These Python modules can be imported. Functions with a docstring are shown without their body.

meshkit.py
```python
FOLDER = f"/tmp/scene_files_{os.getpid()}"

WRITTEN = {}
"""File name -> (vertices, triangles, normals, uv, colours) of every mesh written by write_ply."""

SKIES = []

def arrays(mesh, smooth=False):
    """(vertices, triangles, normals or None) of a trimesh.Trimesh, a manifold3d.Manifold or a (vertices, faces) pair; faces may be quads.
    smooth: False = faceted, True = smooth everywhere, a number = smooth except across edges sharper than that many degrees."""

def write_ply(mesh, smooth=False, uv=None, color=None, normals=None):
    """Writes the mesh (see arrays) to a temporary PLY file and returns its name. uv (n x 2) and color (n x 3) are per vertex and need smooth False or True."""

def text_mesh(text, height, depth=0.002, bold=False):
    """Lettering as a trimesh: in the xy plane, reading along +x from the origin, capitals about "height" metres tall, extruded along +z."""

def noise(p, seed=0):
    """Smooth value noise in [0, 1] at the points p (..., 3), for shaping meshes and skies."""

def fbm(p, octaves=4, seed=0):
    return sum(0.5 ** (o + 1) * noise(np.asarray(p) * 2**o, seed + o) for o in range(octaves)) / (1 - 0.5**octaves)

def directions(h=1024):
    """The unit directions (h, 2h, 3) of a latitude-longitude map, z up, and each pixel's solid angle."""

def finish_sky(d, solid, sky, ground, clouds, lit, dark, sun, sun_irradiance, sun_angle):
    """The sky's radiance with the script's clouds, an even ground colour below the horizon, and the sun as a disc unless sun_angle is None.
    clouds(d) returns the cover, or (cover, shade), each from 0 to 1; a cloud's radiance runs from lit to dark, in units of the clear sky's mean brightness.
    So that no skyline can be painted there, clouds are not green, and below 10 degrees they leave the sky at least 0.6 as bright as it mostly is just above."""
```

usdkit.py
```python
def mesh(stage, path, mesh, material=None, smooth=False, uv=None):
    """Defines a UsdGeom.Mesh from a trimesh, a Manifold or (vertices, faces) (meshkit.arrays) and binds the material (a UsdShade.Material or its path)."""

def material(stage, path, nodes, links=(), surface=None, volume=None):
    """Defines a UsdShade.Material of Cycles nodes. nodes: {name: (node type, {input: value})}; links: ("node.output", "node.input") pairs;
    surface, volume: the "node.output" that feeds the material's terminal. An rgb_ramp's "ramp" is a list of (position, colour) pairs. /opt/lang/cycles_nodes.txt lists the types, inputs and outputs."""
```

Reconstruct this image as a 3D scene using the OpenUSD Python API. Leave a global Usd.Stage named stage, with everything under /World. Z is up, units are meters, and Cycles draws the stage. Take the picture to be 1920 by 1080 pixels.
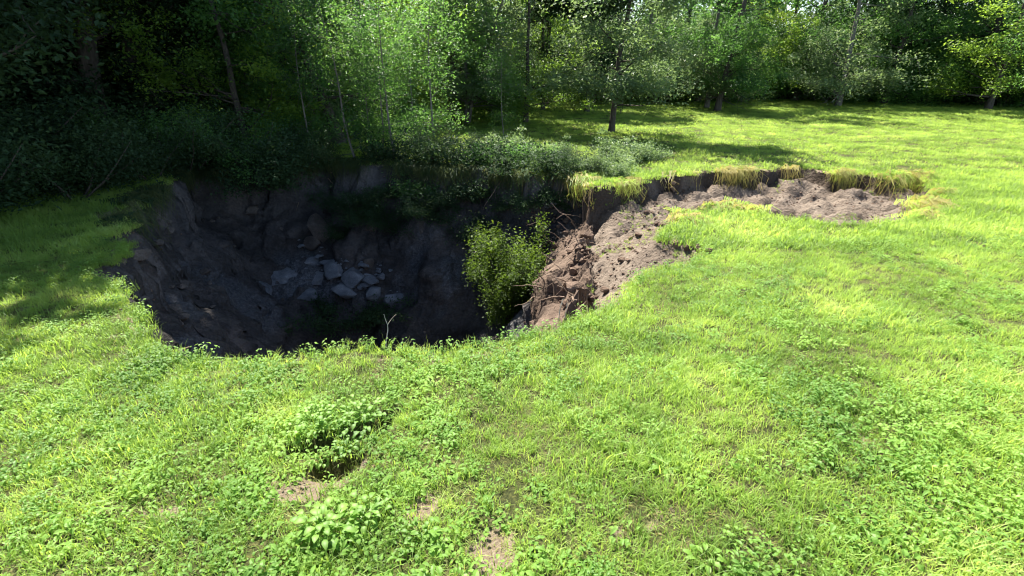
import math
import numpy as np
import shapely
from scipy.spatial import cKDTree
from scipy.interpolate import RegularGridInterpolator
from pxr import Usd, UsdGeom, UsdLux, UsdShade, Gf, Sdf, Vt
import usdkit, meshkit

stage = Usd.Stage.CreateInMemory()
UsdGeom.SetStageUpAxis(stage, 'Z')
UsdGeom.Xform.Define(stage, '/World')
UsdGeom.Scope.Define(stage, '/World/Looks')

# ---------------------------------------------------------------- camera, sky, sun, exposure
CAM_H, PITCH, F = 1.65, 24.6, 940.0            # metres, degrees below the horizon, focal length in pixels of a 1920 wide picture
EXPOSURE = 2.05
SUN_AZ, SUN_EL = -25.0, 56.0                    # degrees from +y (clockwise), elevation
cam = UsdGeom.Camera.Define(stage, '/World/camera')
cam.CreateHorizontalApertureAttr(36.0)
cam.CreateVerticalApertureAttr(36.0 * 1080 / 1920)
cam.CreateFocalLengthAttr(36.0 * F / 1920)
cam.CreateClippingRangeAttr(Gf.Vec2f(0.05, 5000))
cam.CreateExposureAttr(EXPOSURE)
cam.AddTranslateOp().Set(Gf.Vec3d(0, 0, CAM_H))
cam.AddRotateXOp().Set(90 - PITCH)

az, el = math.radians(SUN_AZ), math.radians(SUN_EL)
sun_dir = np.array([math.sin(az) * math.cos(el), math.cos(az) * math.cos(el), math.sin(el)])
sky = UsdLux.DomeLight.Define(stage, '/World/sky')
sky.CreateIntensityAttr(1.0)
sky_mat = usdkit.material(stage, '/World/Looks/sky', {
    's': ('sky_texture', {'sky_type': 'single_scattering', 'sun_disc': False, 'sun_elevation': el, 'sun_rotation': math.atan2(sun_dir[0], sun_dir[1]), 'altitude': 200.0}),
    'b': ('background_shader', {'strength': 0.07})}, [('s.color', 'b.color')], surface='b.background')
UsdShade.MaterialBindingAPI.Apply(sky.GetPrim()).Bind(sky_mat)
sky.GetPrim().SetCustomDataByKey('kind', 'structure')
sun = UsdLux.DistantLight.Define(stage, '/World/sun')
sun.CreateIntensityAttr(1.25)
sun.CreateAngleAttr(0.53)
sun.CreateColorAttr(Gf.Vec3f(1.0, 0.95, 0.86))
sun.CreateNormalizeAttr(True)
up = Gf.Rotation(Gf.Vec3d(0, 0, 1), Gf.Vec3d(*sun_dir))
sun.AddTransformOp().Set(Gf.Matrix4d().SetRotate(up))

# ---------------------------------------------------------------- helpers
rng = np.random.default_rng(11)
used = {}


def numbered(path):
    n = used.get(path, 0)
    used[path] = n + 1
    return path if n == 0 else f'{path}_{n:03d}'


def tag(p, label=None, cat=None, group=None, kind=None):
    p = p if isinstance(p, Usd.Prim) else p.GetPrim()
    for k, v in (('label', label), ('category', cat), ('group', group), ('kind', kind)):
        if v:
            p.SetCustomDataByKey(k, v)
    return p


def obj(name, mesh, mat, parent='/World', smooth=False, prim=None):
    path = numbered(f'{parent}/{name}')
    m = usdkit.mesh(stage, path, mesh, mat, smooth)
    return m.GetPrim()


def thing(name, loc=(0, 0, 0), rz=0.0, sc=1.0, tilt=(0, 0)):
    path = numbered('/World/' + name)
    x = UsdGeom.Xform.Define(stage, path)
    place(x, loc, rz, sc, tilt)
    return path


def place(x, loc, rz, sc, tilt):
    x.AddTranslateOp().Set(Gf.Vec3d(*map(float, loc)))
    x.AddRotateXYZOp().Set(Gf.Vec3f(float(tilt[0]), float(tilt[1]), float(rz)))
    s = sc if np.ndim(sc) else (sc, sc, sc)
    x.AddScaleOp().Set(Gf.Vec3f(*map(float, s)))


def copy_of(proto, name, loc, rz=0.0, sc=1.0, tilt=(0, 0)):
    path = numbered('/World/' + name)
    x = UsdGeom.Xform.Define(stage, path)
    x.GetPrim().GetReferences().AddInternalReference(Sdf.Path(proto))
    x.GetPrim().SetInstanceable(True)
    place(x, loc, rz, sc, tilt)
    return x.GetPrim()


def class_prim(name):
    return str(stage.CreateClassPrim('/prototypes_' + name).GetPath())


# picture helpers: where the ray through a point of the 1920 x 1080 photograph meets the ground
cp, sp = math.cos(math.radians(PITCH)), math.sin(math.radians(PITCH))


def ray(px, py):
    a, b = (px - 960) / F, (540 - py) / F
    return np.array([a, cp + b * sp, -sp + b * cp])


def base_ground(x, y):
    x, y = np.asarray(x, float), np.asarray(y, float)
    t = np.clip(y, -3, 30)
    s = -0.085 * 5.5 * (1 - np.exp(-np.maximum(t, 0) / 5.5)) * 1.9 - 0.02 * np.minimum(t, 0)
    n = meshkit.fbm(np.stack([x * 0.45, y * 0.45, x * 0 + 3.1], -1), 3, 5) - 0.5
    return s + 0.16 * n


def on_plane(px, py, below=0.0):
    d = ray(px, py)
    t = 5.0
    for _ in range(40):
        p = np.array([0, 0, CAM_H]) + d * t
        z = float(base_ground(p[0], p[1])) - below
        t += (p[2] - z) / -d[2] * 0.7
    return np.array([0, 0, CAM_H]) + d * t


# ---------------------------------------------------------------- outline of the hole and of the slipped soil
near_rim = [(330, 672), (430, 690), (540, 684), (620, 666), (700, 664), (760, 666), (798, 676), (830, 662), (900, 650), (960, 640), (1030, 624), (1090, 606)]
slip_near = [(1140, 586), (1184, 558), (1206, 522), (1244, 504), (1300, 494), (1337, 482), (1334, 464), (1290, 456), (1250, 452), (1264, 432), (1278, 405), (1264, 389), (1300, 386), (1362, 391), (1450, 408), (1550, 424), (1660, 418), (1740, 392), (1770, 362)]
slip_far = [(1735, 334), (1600, 324), (1460, 318), (1362, 320), (1290, 324), (1240, 333), (1200, 343), (1120, 346)]
far_rim = [(1085, 330), (1040, 322), (980, 326), (900, 318), (840, 322), (760, 306), (700, 312), (620, 300), (560, 304), (450, 306), (340, 324)]
left_rim = [(262, 362), (215, 420), (200, 500), (215, 580), (258, 640)]
A_px = near_rim + slip_near + slip_far + far_rim + left_rim
B_px = near_rim
wob = np.random.default_rng(3)


def jag(poly, amp):
    """A crooked outline: points every 12 cm, pushed in and out."""
    ring = shapely.Polygon(poly).exterior
    n = int(ring.length / 0.12)
    p = np.array([ring.interpolate(i / n, normalized=True).coords[0] for i in range(n)])
    q = np.stack([p[:, 0] * 1.5, p[:, 1] * 1.5, p[:, 0] * 0], -1)
    d = np.stack([meshkit.fbm(q, 4, 21) - 0.5, meshkit.fbm(q, 4, 22) - 0.5], -1)
    near = np.clip((np.hypot(p[:, 0], p[:, 1]) - 3) / 5, 0.22, 1)[:, None]
    return shapely.Polygon(p + d * amp * near).buffer(0)


A = jag([on_plane(*p)[:2] for p in A_px], 1.0)
cliff = [(1104, 545), (1116, 500), (1106, 462), (1114, 430), (1104, 395)]
B = jag([on_plane(*p)[:2] for p in near_rim] + [on_plane(*p, below=0.75)[:2] for p in cliff] + [on_plane(*p)[:2] for p in [(1098, 350)] + far_rim + left_rim], 1.0)

def inside_distance(poly, x, y):
    ring = poly.exterior if poly.geom_type == 'Polygon' else max(poly.geoms, key=lambda g: g.area).exterior
    n = int(ring.length / 0.04)
    p = np.array([c.coords[0] for c in ring.interpolate(np.linspace(0, ring.length, n))])
    d = cKDTree(p).query(np.stack([x.ravel(), y.ravel()], 1))[0].reshape(x.shape)
    return np.where(shapely.contains_xy(poly, x, y), d, -d)


def sm(t):
    t = np.clip(t, 0, 1)
    return t * t * (3 - 2 * t)


# small hole, trodden and bare places in the turf: pixel, half sizes in metres
hole_c = on_plane(622, 872)
bare = [((585, 908), .24, .12, 1.0), ((930, 1030), .085, .17, 1.0), ((792, 938), .055, .12, 1.0), ((1240, 960), .12, .06, .4), ((1335, 872), .12, .07, .6), ((1170, 1000), .1, .06, .5),
        ((660, 870), .08, .05, .9), ((1215, 985), .13, .05, .5), ((1010, 880), .10, .05, .35), ((860, 800), .15, .05, .35), ((1100, 760), .2, .06, .3), ((300, 960), .2, .06, .6), ((1600, 820), .3, .12, .5)]
bare_w = [(on_plane(*p)[:2], a, b, s) for p, a, b, s in bare]


def bare_amount(x, y):
    out = np.zeros_like(np.asarray(x, float))
    n = meshkit.fbm(np.stack([np.asarray(x) * 9, np.asarray(y) * 9, np.asarray(x) * 0], -1), 3, 9)
    for (c, a, b, s) in bare_w:
        r = np.sqrt(((x - c[0]) / a) ** 2 + ((y - c[1]) / b) ** 2) + (n - 0.5) * 1.6
        out = np.maximum(out, s * sm(1.35 - r))
    return out


def axis(lo, hi, step, far_lo, far_hi):
    core = np.arange(lo, hi, step)
    def grow(n):
        s, t, out = step, 0.0, []
        while t < n:
            s *= 1.18
            t += s
            out.append(t)
        return np.array(out)
    return np.concatenate([(lo - grow(lo - far_lo))[::-1], core, core[-1] + grow(far_hi - hi)])


gx, gy = axis(-19.0, 13.0, 0.07, -260, 260), axis(0.3, 15.5, 0.06, -40, 420)
X, Y = np.meshgrid(gx, gy, indexing='ij')
G = base_ground(X, Y)
dA, dB = inside_distance(A, X, Y), inside_distance(B, X, Y)
P3 = np.stack([X, Y, X * 0], -1)
n1 = meshkit.fbm(P3 * 0.9, 4, 31) - 0.5
n2 = meshkit.fbm(P3 * 3.2, 4, 32) - 0.5
n3 = np.abs(meshkit.fbm(P3 * np.array([2.6, 1.2, 1]), 4, 33) - 0.5)
step = 0.04 + (0.27 + 0.3 * n2 + .2 * n1) * sm((Y - 7.6) / 2.0)
fall = np.clip(dA, 0, None) / (np.clip(dA, 0, None) + np.clip(-dB, 0.0, None) + 0.05)
across = X * -0.55 + Y * 0.83
groove = np.abs(meshkit.fbm(np.stack([across * 2.6 + n1 * .8, (X * .83 + Y * .55) * 0.5, X * 0], -1), 4, 35) - 0.5)
slip = step * sm(dA / 0.14) + (groove * -0.22 + .03) * sm(dA / .3) + 0.75 * np.clip(fall, 0, 1) ** 1.15 + (n2 * 0.10 + n1 * 0.3 - n3 * 0.14 + 0.02) * sm(dA / 0.5)
edge = np.where(dB > 0, 0.0, 1.0)
on_right = sm((X - 0.3) / 1.2)                                              # the right wall starts lower, under the slipped soil
pit = (1.0 * sm(dB / 0.25) + 1.9 * np.clip(dB - 0.2, 0, None)) * (1 - 0.62 * on_right) + 0.75 * on_right
deep = 5.4 + 0.9 * n1 - 1.0 * sm((-3.0 - X) / 3.5) * sm((Y - 6) / 3)      # the floor rises into a rubble slope at the left
pit = deep * (1 - np.exp(-(pit / deep) ** 1.6)) ** (1 / 1.6)
pit = pit + (n2 * 0.55 + n1 * 0.9 + n3 * 0.5 - 0.12) * sm(dB / 0.6) * (0.45 + 0.55 * sm((4.0 - dB) / 2.5))
depth = np.where(dB > 0, np.maximum(pit, 0.02), np.where(dA > 0, np.maximum(slip, 0.0), 0.0))
Z = G - depth
hr = np.sqrt(((X - hole_c[0]) / .12) ** 2 + ((Y - hole_c[1]) / .07) ** 2)
Z = Z - 0.17 * sm(1.5 - hr)
crack = shapely.LineString([on_plane(*p)[:2] for p in [(540, 850), (590, 838), (650, 818), (700, 800), (735, 778)]])
dC = shapely.distance(shapely.points(X[:, :80], Y[:, :80]), crack)
Z[:, :80] -= 0.13 * sm(1.5 - dC / .05)
BARE = bare_amount(X, Y)
BARE = np.maximum(BARE, 0.8 * sm(1.2 - np.abs(dA) / .16) * sm((meshkit.fbm(P3 * 2.3, 3, 93) - .42) / .12))
Z = Z - 0.02 * BARE + (meshkit.fbm(P3 * 14, 3, 51) - 0.5) * np.where(dA > 0, 0.06, 0.03) * (np.hypot(X, Y) < 22)
height = RegularGridInterpolator((gx, gy), Z, bounds_error=False, fill_value=-1.0)


def gz(x, y):
    return float(height((x, y)))


def hit(px, py):
    """First point of the built ground along the ray through a pixel."""
    d = ray(px, py)
    t = np.linspace(0.8, 60, 6000)
    p = np.array([0, 0, CAM_H]) + d * t[:, None]
    below = np.nonzero(p[:, 2] < height(p[:, :2]))[0]
    return p[below[0]] if len(below) else p[-1]


# ---------------------------------------------------------------- materials
def soil_material(name, a, b, c, scale=1.0, bump=0.6):
    return usdkit.material(stage, '/World/Looks/' + name, {
        'g': ('geometry', {}),
        'n': ('noise_texture', {'scale': 1.3 * scale, 'detail': 9.0, 'roughness': 0.65}),
        'm': ('noise_texture', {'scale': 22.0 * scale, 'detail': 8.0, 'roughness': 0.7}),
        'v': ('voronoi_texture', {'scale': 16.0 * scale, 'feature': 'f1'}),
        'r': ('rgb_ramp', {'ramp': [(0.3, a), (0.5, b), (0.72, c)]}),
        'r2': ('rgb_ramp', {'ramp': [(0.3, (.55, .52, .5)), (0.6, (1.1, 1.08, 1.05))]}),
        'x': ('mix_color', {'blend_type': 'multiply', 'fac': 0.8, 'use_clamp': False}),
        'h': ('math', {'math_type': 'multiply_add', 'value2': 0.5}),
        'bu': ('bump', {'strength': bump, 'distance': 0.05}),
        'p': ('principled_bsdf', {'roughness': 0.95, 'specular_ior_level': 0.15})},
        [('g.position', 'n.vector'), ('g.position', 'm.vector'), ('g.position', 'v.vector'), ('n.fac', 'r.fac'), ('m.fac', 'r2.fac'), ('r.color', 'x.a'), ('r2.color', 'x.b'),
         ('v.distance', 'h.value1'), ('m.fac', 'h.value3'), ('h.value', 'bu.height'), ('x.result', 'p.base_color'), ('bu.normal', 'p.normal')], surface='p.BSDF')


def turf_material():
    return usdkit.material(stage, '/World/Looks/turf_soil', {
        'g': ('geometry', {}), 'a': ('attribute', {'attribute': 'bare'}),
        'n': ('noise_texture', {'scale': 3.0, 'detail': 8.0, 'roughness': 0.65}), 'm': ('noise_texture', {'scale': 60.0, 'detail': 6.0, 'roughness': 0.7}),
        'r': ('rgb_ramp', {'ramp': [(0.3, (.035, .042, .014)), (0.5, (.06, .068, .022)), (0.72, (.10, .095, .045))]}),
        'rb': ('rgb_ramp', {'ramp': [(0.25, (.095, .07, .05)), (0.5, (.175, .135, .095)), (0.75, (.27, .22, .16))]}),
        'ad': ('math', {'math_type': 'multiply_add', 'value2': 0.5, 'value3': -0.25}), 'su': ('math', {'math_type': 'add'}),
        'st': ('map_range', {'range_type': 'smoothstep', 'from_min': 0.25, 'from_max': 0.5, 'clamp': True}),
        'th': ('rgb_ramp', {'ramp': [(0.32, (.35, .36, .35)), (0.5, (.9, .9, .85)), (0.68, (2.2, 1.9, 1.7))]}), 'tm': ('mix_color', {'blend_type': 'multiply', 'fac': 1.0, 'use_clamp': False}),
        'x': ('mix_color', {}), 'bu': ('bump', {'strength': 0.9, 'distance': 0.03}), 'p': ('principled_bsdf', {'roughness': 0.95, 'specular_ior_level': 0.15})},
        [('g.position', 'n.vector'), ('g.position', 'm.vector'), ('n.fac', 'r.fac'), ('m.fac', 'rb.fac'), ('m.fac', 'ad.value1'), ('a.fac', 'su.value1'), ('ad.value', 'su.value2'), ('su.value', 'st.value'),
         ('st.result', 'x.fac'), ('m.fac', 'th.fac'), ('r.color', 'tm.a'), ('th.color', 'tm.b'), ('tm.result', 'x.a'), ('rb.color', 'x.b'), ('m.fac', 'bu.height'), ('x.result', 'p.base_color'), ('bu.normal', 'p.normal')], surface='p.BSDF')


def pit_material():
    n = {'a': ('attribute', {'attribute': 'rubble'}), 'g': ('geometry', {}),
         'n': ('noise_texture', {'scale': 0.9, 'detail': 9.0, 'roughness': 0.65}), 'm': ('noise_texture', {'scale': 18.0, 'detail': 8.0, 'roughness': 0.72}), 'v': ('voronoi_texture', {'scale': 7.0, 'feature': 'f1', 'detail': 2.0}),
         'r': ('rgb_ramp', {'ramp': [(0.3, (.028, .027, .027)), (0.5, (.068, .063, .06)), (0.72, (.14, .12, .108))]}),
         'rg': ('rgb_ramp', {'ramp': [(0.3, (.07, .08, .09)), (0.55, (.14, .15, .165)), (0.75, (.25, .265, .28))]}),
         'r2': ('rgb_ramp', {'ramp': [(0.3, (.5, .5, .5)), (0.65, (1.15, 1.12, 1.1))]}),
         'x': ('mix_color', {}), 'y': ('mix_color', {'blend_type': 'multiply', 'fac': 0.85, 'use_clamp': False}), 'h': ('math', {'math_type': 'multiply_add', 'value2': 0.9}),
         'bu': ('bump', {'strength': 0.9, 'distance': 0.07}), 'p': ('principled_bsdf', {'roughness': 0.95, 'specular_ior_level': 0.15})}
    return usdkit.material(stage, '/World/Looks/pit_soil', n, [('g.position', k + '.vector') for k in 'nmv'] + [('n.fac', 'r.fac'), ('m.fac', 'rg.fac'), ('a.fac', 'x.fac'), ('r.color', 'x.a'), ('rg.color', 'x.b'), ('m.fac', 'r2.fac'),
         ('x.result', 'y.a'), ('r2.color', 'y.b'), ('v.distance', 'h.value1'), ('m.fac', 'h.value3'), ('h.value', 'bu.height'), ('y.result', 'p.base_color'), ('bu.normal', 'p.normal')], surface='p.BSDF')


def slip_material():
    n = {'a': ('attribute', {'attribute': 'topsoil'}), 'g': ('geometry', {}),
         'n': ('noise_texture', {'scale': 1.7, 'detail': 9.0, 'roughness': 0.65}), 'm': ('noise_texture', {'scale': 26.0, 'detail': 8.0, 'roughness': 0.72}), 'v': ('voronoi_texture', {'scale': 13.0, 'feature': 'f1', 'detail': 2.0}),
         'r': ('rgb_ramp', {'ramp': [(0.3, (.085, .066, .052)), (0.5, (.142, .114, .090)), (0.72, (.205, .168, .135))]}),
         'r2': ('rgb_ramp', {'ramp': [(0.3, (.5, .48, .46)), (0.62, (1.12, 1.1, 1.08))]}),
         'x': ('mix_color', {'b': (.052, .039, .029)}), 'y': ('mix_color', {'blend_type': 'multiply', 'fac': 0.85, 'use_clamp': False}), 'h': ('math', {'math_type': 'multiply_add', 'value2': 0.7}),
         'bu': ('bump', {'strength': 0.9, 'distance': 0.04}), 'p': ('principled_bsdf', {'roughness': 0.95, 'specular_ior_level': 0.15})}
    return usdkit.material(stage, '/World/Looks/slip_soil', n, [('g.position', k + '.vector') for k in 'nmv'] + [('n.fac', 'r.fac'), ('a.fac', 'x.fac'), ('r.color', 'x.a'), ('m.fac', 'r2.fac'), ('x.result', 'y.a'), ('r2.color', 'y.b'),
         ('v.distance', 'h.value1'), ('m.fac', 'h.value3'), ('h.value', 'bu.height'), ('y.result', 'p.base_color'), ('bu.normal', 'p.normal')], surface='p.BSDF')


def leaf_material(name, colours, trans=0.45, clump=0.6, rough=0.5, gain=1.5, spec=0.3):
    """Leaves: each leaf (island) has a tone of its own, clumps and plants vary, light comes through."""
    c = [tuple(v) for v in colours]
    ramp = [(i / (len(c) - 1), x) for i, x in enumerate(c)]
    return usdkit.material(stage, '/World/Looks/' + name, {
        'g': ('geometry', {}), 'o': ('object_info', {}),
        'n': ('noise_texture', {'scale': clump, 'detail': 3.0}),
        'k': ('math', {'math_type': 'multiply_add', 'value2': 0.45, 'value3': -0.63}),
        'k2': ('math', {'math_type': 'multiply_add', 'value2': 1.6}),
        'k3': ('math', {'math_type': 'multiply_add', 'value2': 0.25}),
        'r': ('rgb_ramp', {'ramp': ramp}),
        't': ('mix_color', {'blend_type': 'multiply', 'fac': 1.0, 'b': (gain * 1.08, gain, gain * 0.7), 'use_clamp': False}),
        'p': ('principled_bsdf', {'roughness': rough, 'specular_ior_level': spec}),
        'tr': ('translucent_bsdf', {}),
        'x': ('mix_closure', {'fac': trans})},
        [('g.position', 'n.vector'), ('g.random_per_island', 'k.value1'), ('n.fac', 'k2.value1'), ('k.value', 'k2.value3'), ('o.random', 'k3.value1'), ('k2.value', 'k3.value3'), ('k3.value', 'r.fac'),
         ('r.color', 'p.base_color'), ('r.color', 't.a'), ('t.result', 'tr.color'), ('p.BSDF', 'x.closure1'), ('tr.BSDF', 'x.closure2')], surface='x.closure')


def bark_material(name, a, b):
    return usdkit.material(stage, '/World/Looks/' + name, {
        'tc': ('texture_coordinate', {}), 'mp': ('mapping', {'scale': (14, 14, 3)}),
        'n': ('noise_texture', {'scale': 1.6, 'detail': 8.0, 'roughness': 0.7}), 'r': ('rgb_ramp', {'ramp': [(0.35, a), (0.65, b)]}),
        'bu': ('bump', {'strength': 0.9, 'distance': 0.03}), 'p': ('principled_bsdf', {'roughness': 0.9, 'specular_ior_level': 0.2})},
        [('tc.object', 'mp.vector'), ('mp.vector', 'n.vector'), ('n.fac', 'r.fac'), ('r.color', 'p.base_color'), ('n.fac', 'bu.height'), ('bu.normal', 'p.normal')], surface='p.BSDF')


M = {
    'turf_soil': turf_material(),
    'bare_soil': soil_material('bare_soil', (.17, .115, .075), (.27, .19, .13), (.36, .27, .19), 2.2),
    'pit_soil': pit_material(),
    'wall_soil': soil_material('wall_soil', (.055, .04, .032), (.115, .083, .064), (.20, .147, .112), 1.0, 0.9),
    'slip_soil': slip_material(),
    'clod': soil_material('clod_soil', (.08, .055, .042), (.155, .11, .082), (.25, .18, .14), 3.0, 0.9),
    'stone': soil_material('limestone', (.08, .088, .098), (.15, .162, .178), (.26, .27, .285), 2.4, 0.5),
    'brown_stone': soil_material('brown_stone', (.055, .047, .042), (.10, .085, .074), (.17, .145, .125), 2.0, 0.6),
    'bark': bark_material('dark_bark', (.03, .025, .02), (.085, .07, .055)),
    'bark_grey': bark_material('grey_bark', (.07, .065, .055), (.17, .15, .125)),
    'root': bark_material('root_bark', (.10, .07, .05), (.26, .19, .14)),
    'dead': bark_material('dead_wood', (.25, .22, .18), (.42, .38, .32)),
    'grass': leaf_material('grass_blades', [(0.124, 0.209, 0.038), (0.195, 0.307, 0.057), (0.277, 0.394, 0.082), (0.371, 0.458, 0.138), (0.474, 0.487, 0.278)], 0.5, 1.1, 0.5, 1.7),
    'weed': leaf_material('weed_leaves', [(0.092, 0.188, 0.033), (0.155, 0.281, 0.048), (0.228, 0.363, 0.068), (0.311, 0.433, 0.115)], 0.5, 1.4, 0.5, 1.7),
    'dry': leaf_material('dry_grass', [(.20, .20, .06), (.30, .27, .10), (.40, .34, .17)], 0.4, 2.0),
    'oak': leaf_material('broad_leaves', [(0.033, 0.086, 0.024), (0.071, 0.161, 0.037), (0.123, 0.236, 0.060), (0.190, 0.322, 0.093)], 0.5, 0.8, .45, 1.9),
    'pale': leaf_material('pale_leaves', [(0.060, 0.106, 0.044), (0.110, 0.174, 0.075), (0.170, 0.246, 0.125), (0.300, 0.392, 0.263)], 0.45, 0.9, .42, 1.8),
    'gold': leaf_material('yellow_green_leaves', [(0.057, 0.110, 0.019), (0.114, 0.198, 0.029), (0.190, 0.297, 0.045), (0.285, 0.385, 0.072)], 0.5, 0.8, .45, 1.9),
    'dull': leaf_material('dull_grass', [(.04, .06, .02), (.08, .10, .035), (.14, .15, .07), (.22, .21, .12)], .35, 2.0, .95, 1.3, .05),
    'bushy': leaf_material('bush_leaves', [(0.041, 0.077, 0.010), (0.081, 0.137, 0.014), (0.129, 0.201, 0.023), (0.190, 0.265, 0.038)], .5, 1.6, .5, 1.8),
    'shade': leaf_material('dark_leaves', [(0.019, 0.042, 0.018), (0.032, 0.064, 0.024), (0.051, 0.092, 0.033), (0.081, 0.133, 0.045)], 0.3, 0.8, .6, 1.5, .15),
}

# ---------------------------------------------------------------- ground, sinkhole, slipped soil: one sheet cut along its outlines
ix, iy = np.meshgrid(np.arange(len(gx) - 1), np.arange(len(gy) - 1), indexing='ij')
q = np.stack([ix * len(gy) + iy, (ix + 1) * len(gy) + iy, (ix + 1) * len(gy) + iy + 1, ix * len(gy) + iy + 1], -1).reshape(-1, 4)
cx = X.ravel()[q].mean(1); cy = Y.ravel()[q].mean(1)
qA, qB = dA.ravel()[q].mean(1) > 0, dB.ravel()[q].mean(1) > 0
V = np.stack([X.ravel(), Y.ravel(), Z.ravel()], 1)
# rough the steep faces sideways, so that walls have ledges and hollows
dx = np.gradient(Z, gx, axis=0); dy = np.gradient(Z, gy, axis=1)
steep = np.where(dB < 0, 0.3, 1.0 - 0.5 * on_right).ravel() * sm((np.hypot(dx, dy) - 0.5) / 1.2).ravel() * (dA.ravel() > 0.03) * (np.hypot(X, Y).ravel() < 25)
nrm = np.stack([-dx.ravel(), -dy.ravel(), np.ones(dx.size) * 0.4], 1)
nrm /= np.linalg.norm(nrm, axis=1, keepdims=True)
rough = (meshkit.fbm(V * np.array([1.6, 1.6, 2.6]), 5, 61) - 0.5) * 0.7 + np.abs(meshkit.fbm(V * 3.2, 4, 62) - 0.5) * 0.3 + (meshkit.fbm(V * 7.0, 3, 63) - 0.5) * 0.16
V = V + nrm * (steep * rough)[:, None]


def cut(mask):
    f = q[mask]
    u, inv = np.unique(f, return_inverse=True)
    return V[u], inv.reshape(-1, 4)


slip_mask = qA & ~qB
gm = ~qA & ~qB
ground = tag(obj('ground', cut(gm), M['turf_soil'], smooth=True), kind='structure')
UsdGeom.PrimvarsAPI(ground).CreatePrimvar('bare', Sdf.ValueTypeNames.FloatArray, 'vertex').Set(Vt.FloatArray.FromNumpy(BARE.ravel()[np.unique(q[gm])].astype(np.float32)))
right_wall = qB & (cx > 0.35 + 0.5 * n1.ravel()[q].mean(1)) & (cy < 10.6)
pm = qB & ~right_wall
heap = np.array([hit(*p)[:2] for p in [(540, 478), (600, 472), (650, 500), (690, 530), (745, 552), (735, 566), (640, 560), (560, 556), (500, 550)]])
RUB = sm((inside_distance(shapely.Polygon(heap).buffer(0), X, Y) + 0.0 + 1.2 * n2 + .8 * n1) / 0.6)
RUB = np.maximum(0.8 * RUB, 0.4 * sm((meshkit.fbm(P3 * 0.7, 4, 91) - .63) / .08) * (dB > .4))
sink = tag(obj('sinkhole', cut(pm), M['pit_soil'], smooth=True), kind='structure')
UsdGeom.PrimvarsAPI(sink).CreatePrimvar('rubble', Sdf.ValueTypeNames.FloatArray, 'vertex').Set(Vt.FloatArray.FromNumpy(RUB.ravel()[np.unique(q[pm])].astype(np.float32)))
tag(obj('broken_earth', cut(right_wall), M['wall_soil'], smooth=50), kind='structure')
slipped = tag(obj('slipped_soil', cut(slip_mask), M['slip_soil'], smooth=True), kind='structure')
TOP = (.45 + .55 * sm((meshkit.fbm(P3 * 2.2, 3, 95) - .38) / .2)) * sm((Y - 7.4) / 1.2) * sm(1.5 - dA / (.16 + .25 * (n2 + .5)))      # the dark topsoil shows in the torn edge under the turf
UsdGeom.PrimvarsAPI(slipped).CreatePrimvar('topsoil', Sdf.ValueTypeNames.FloatArray, 'vertex').Set(Vt.FloatArray.FromNumpy(TOP.ravel()[np.unique(q[slip_mask])].astype(np.float32)))


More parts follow.
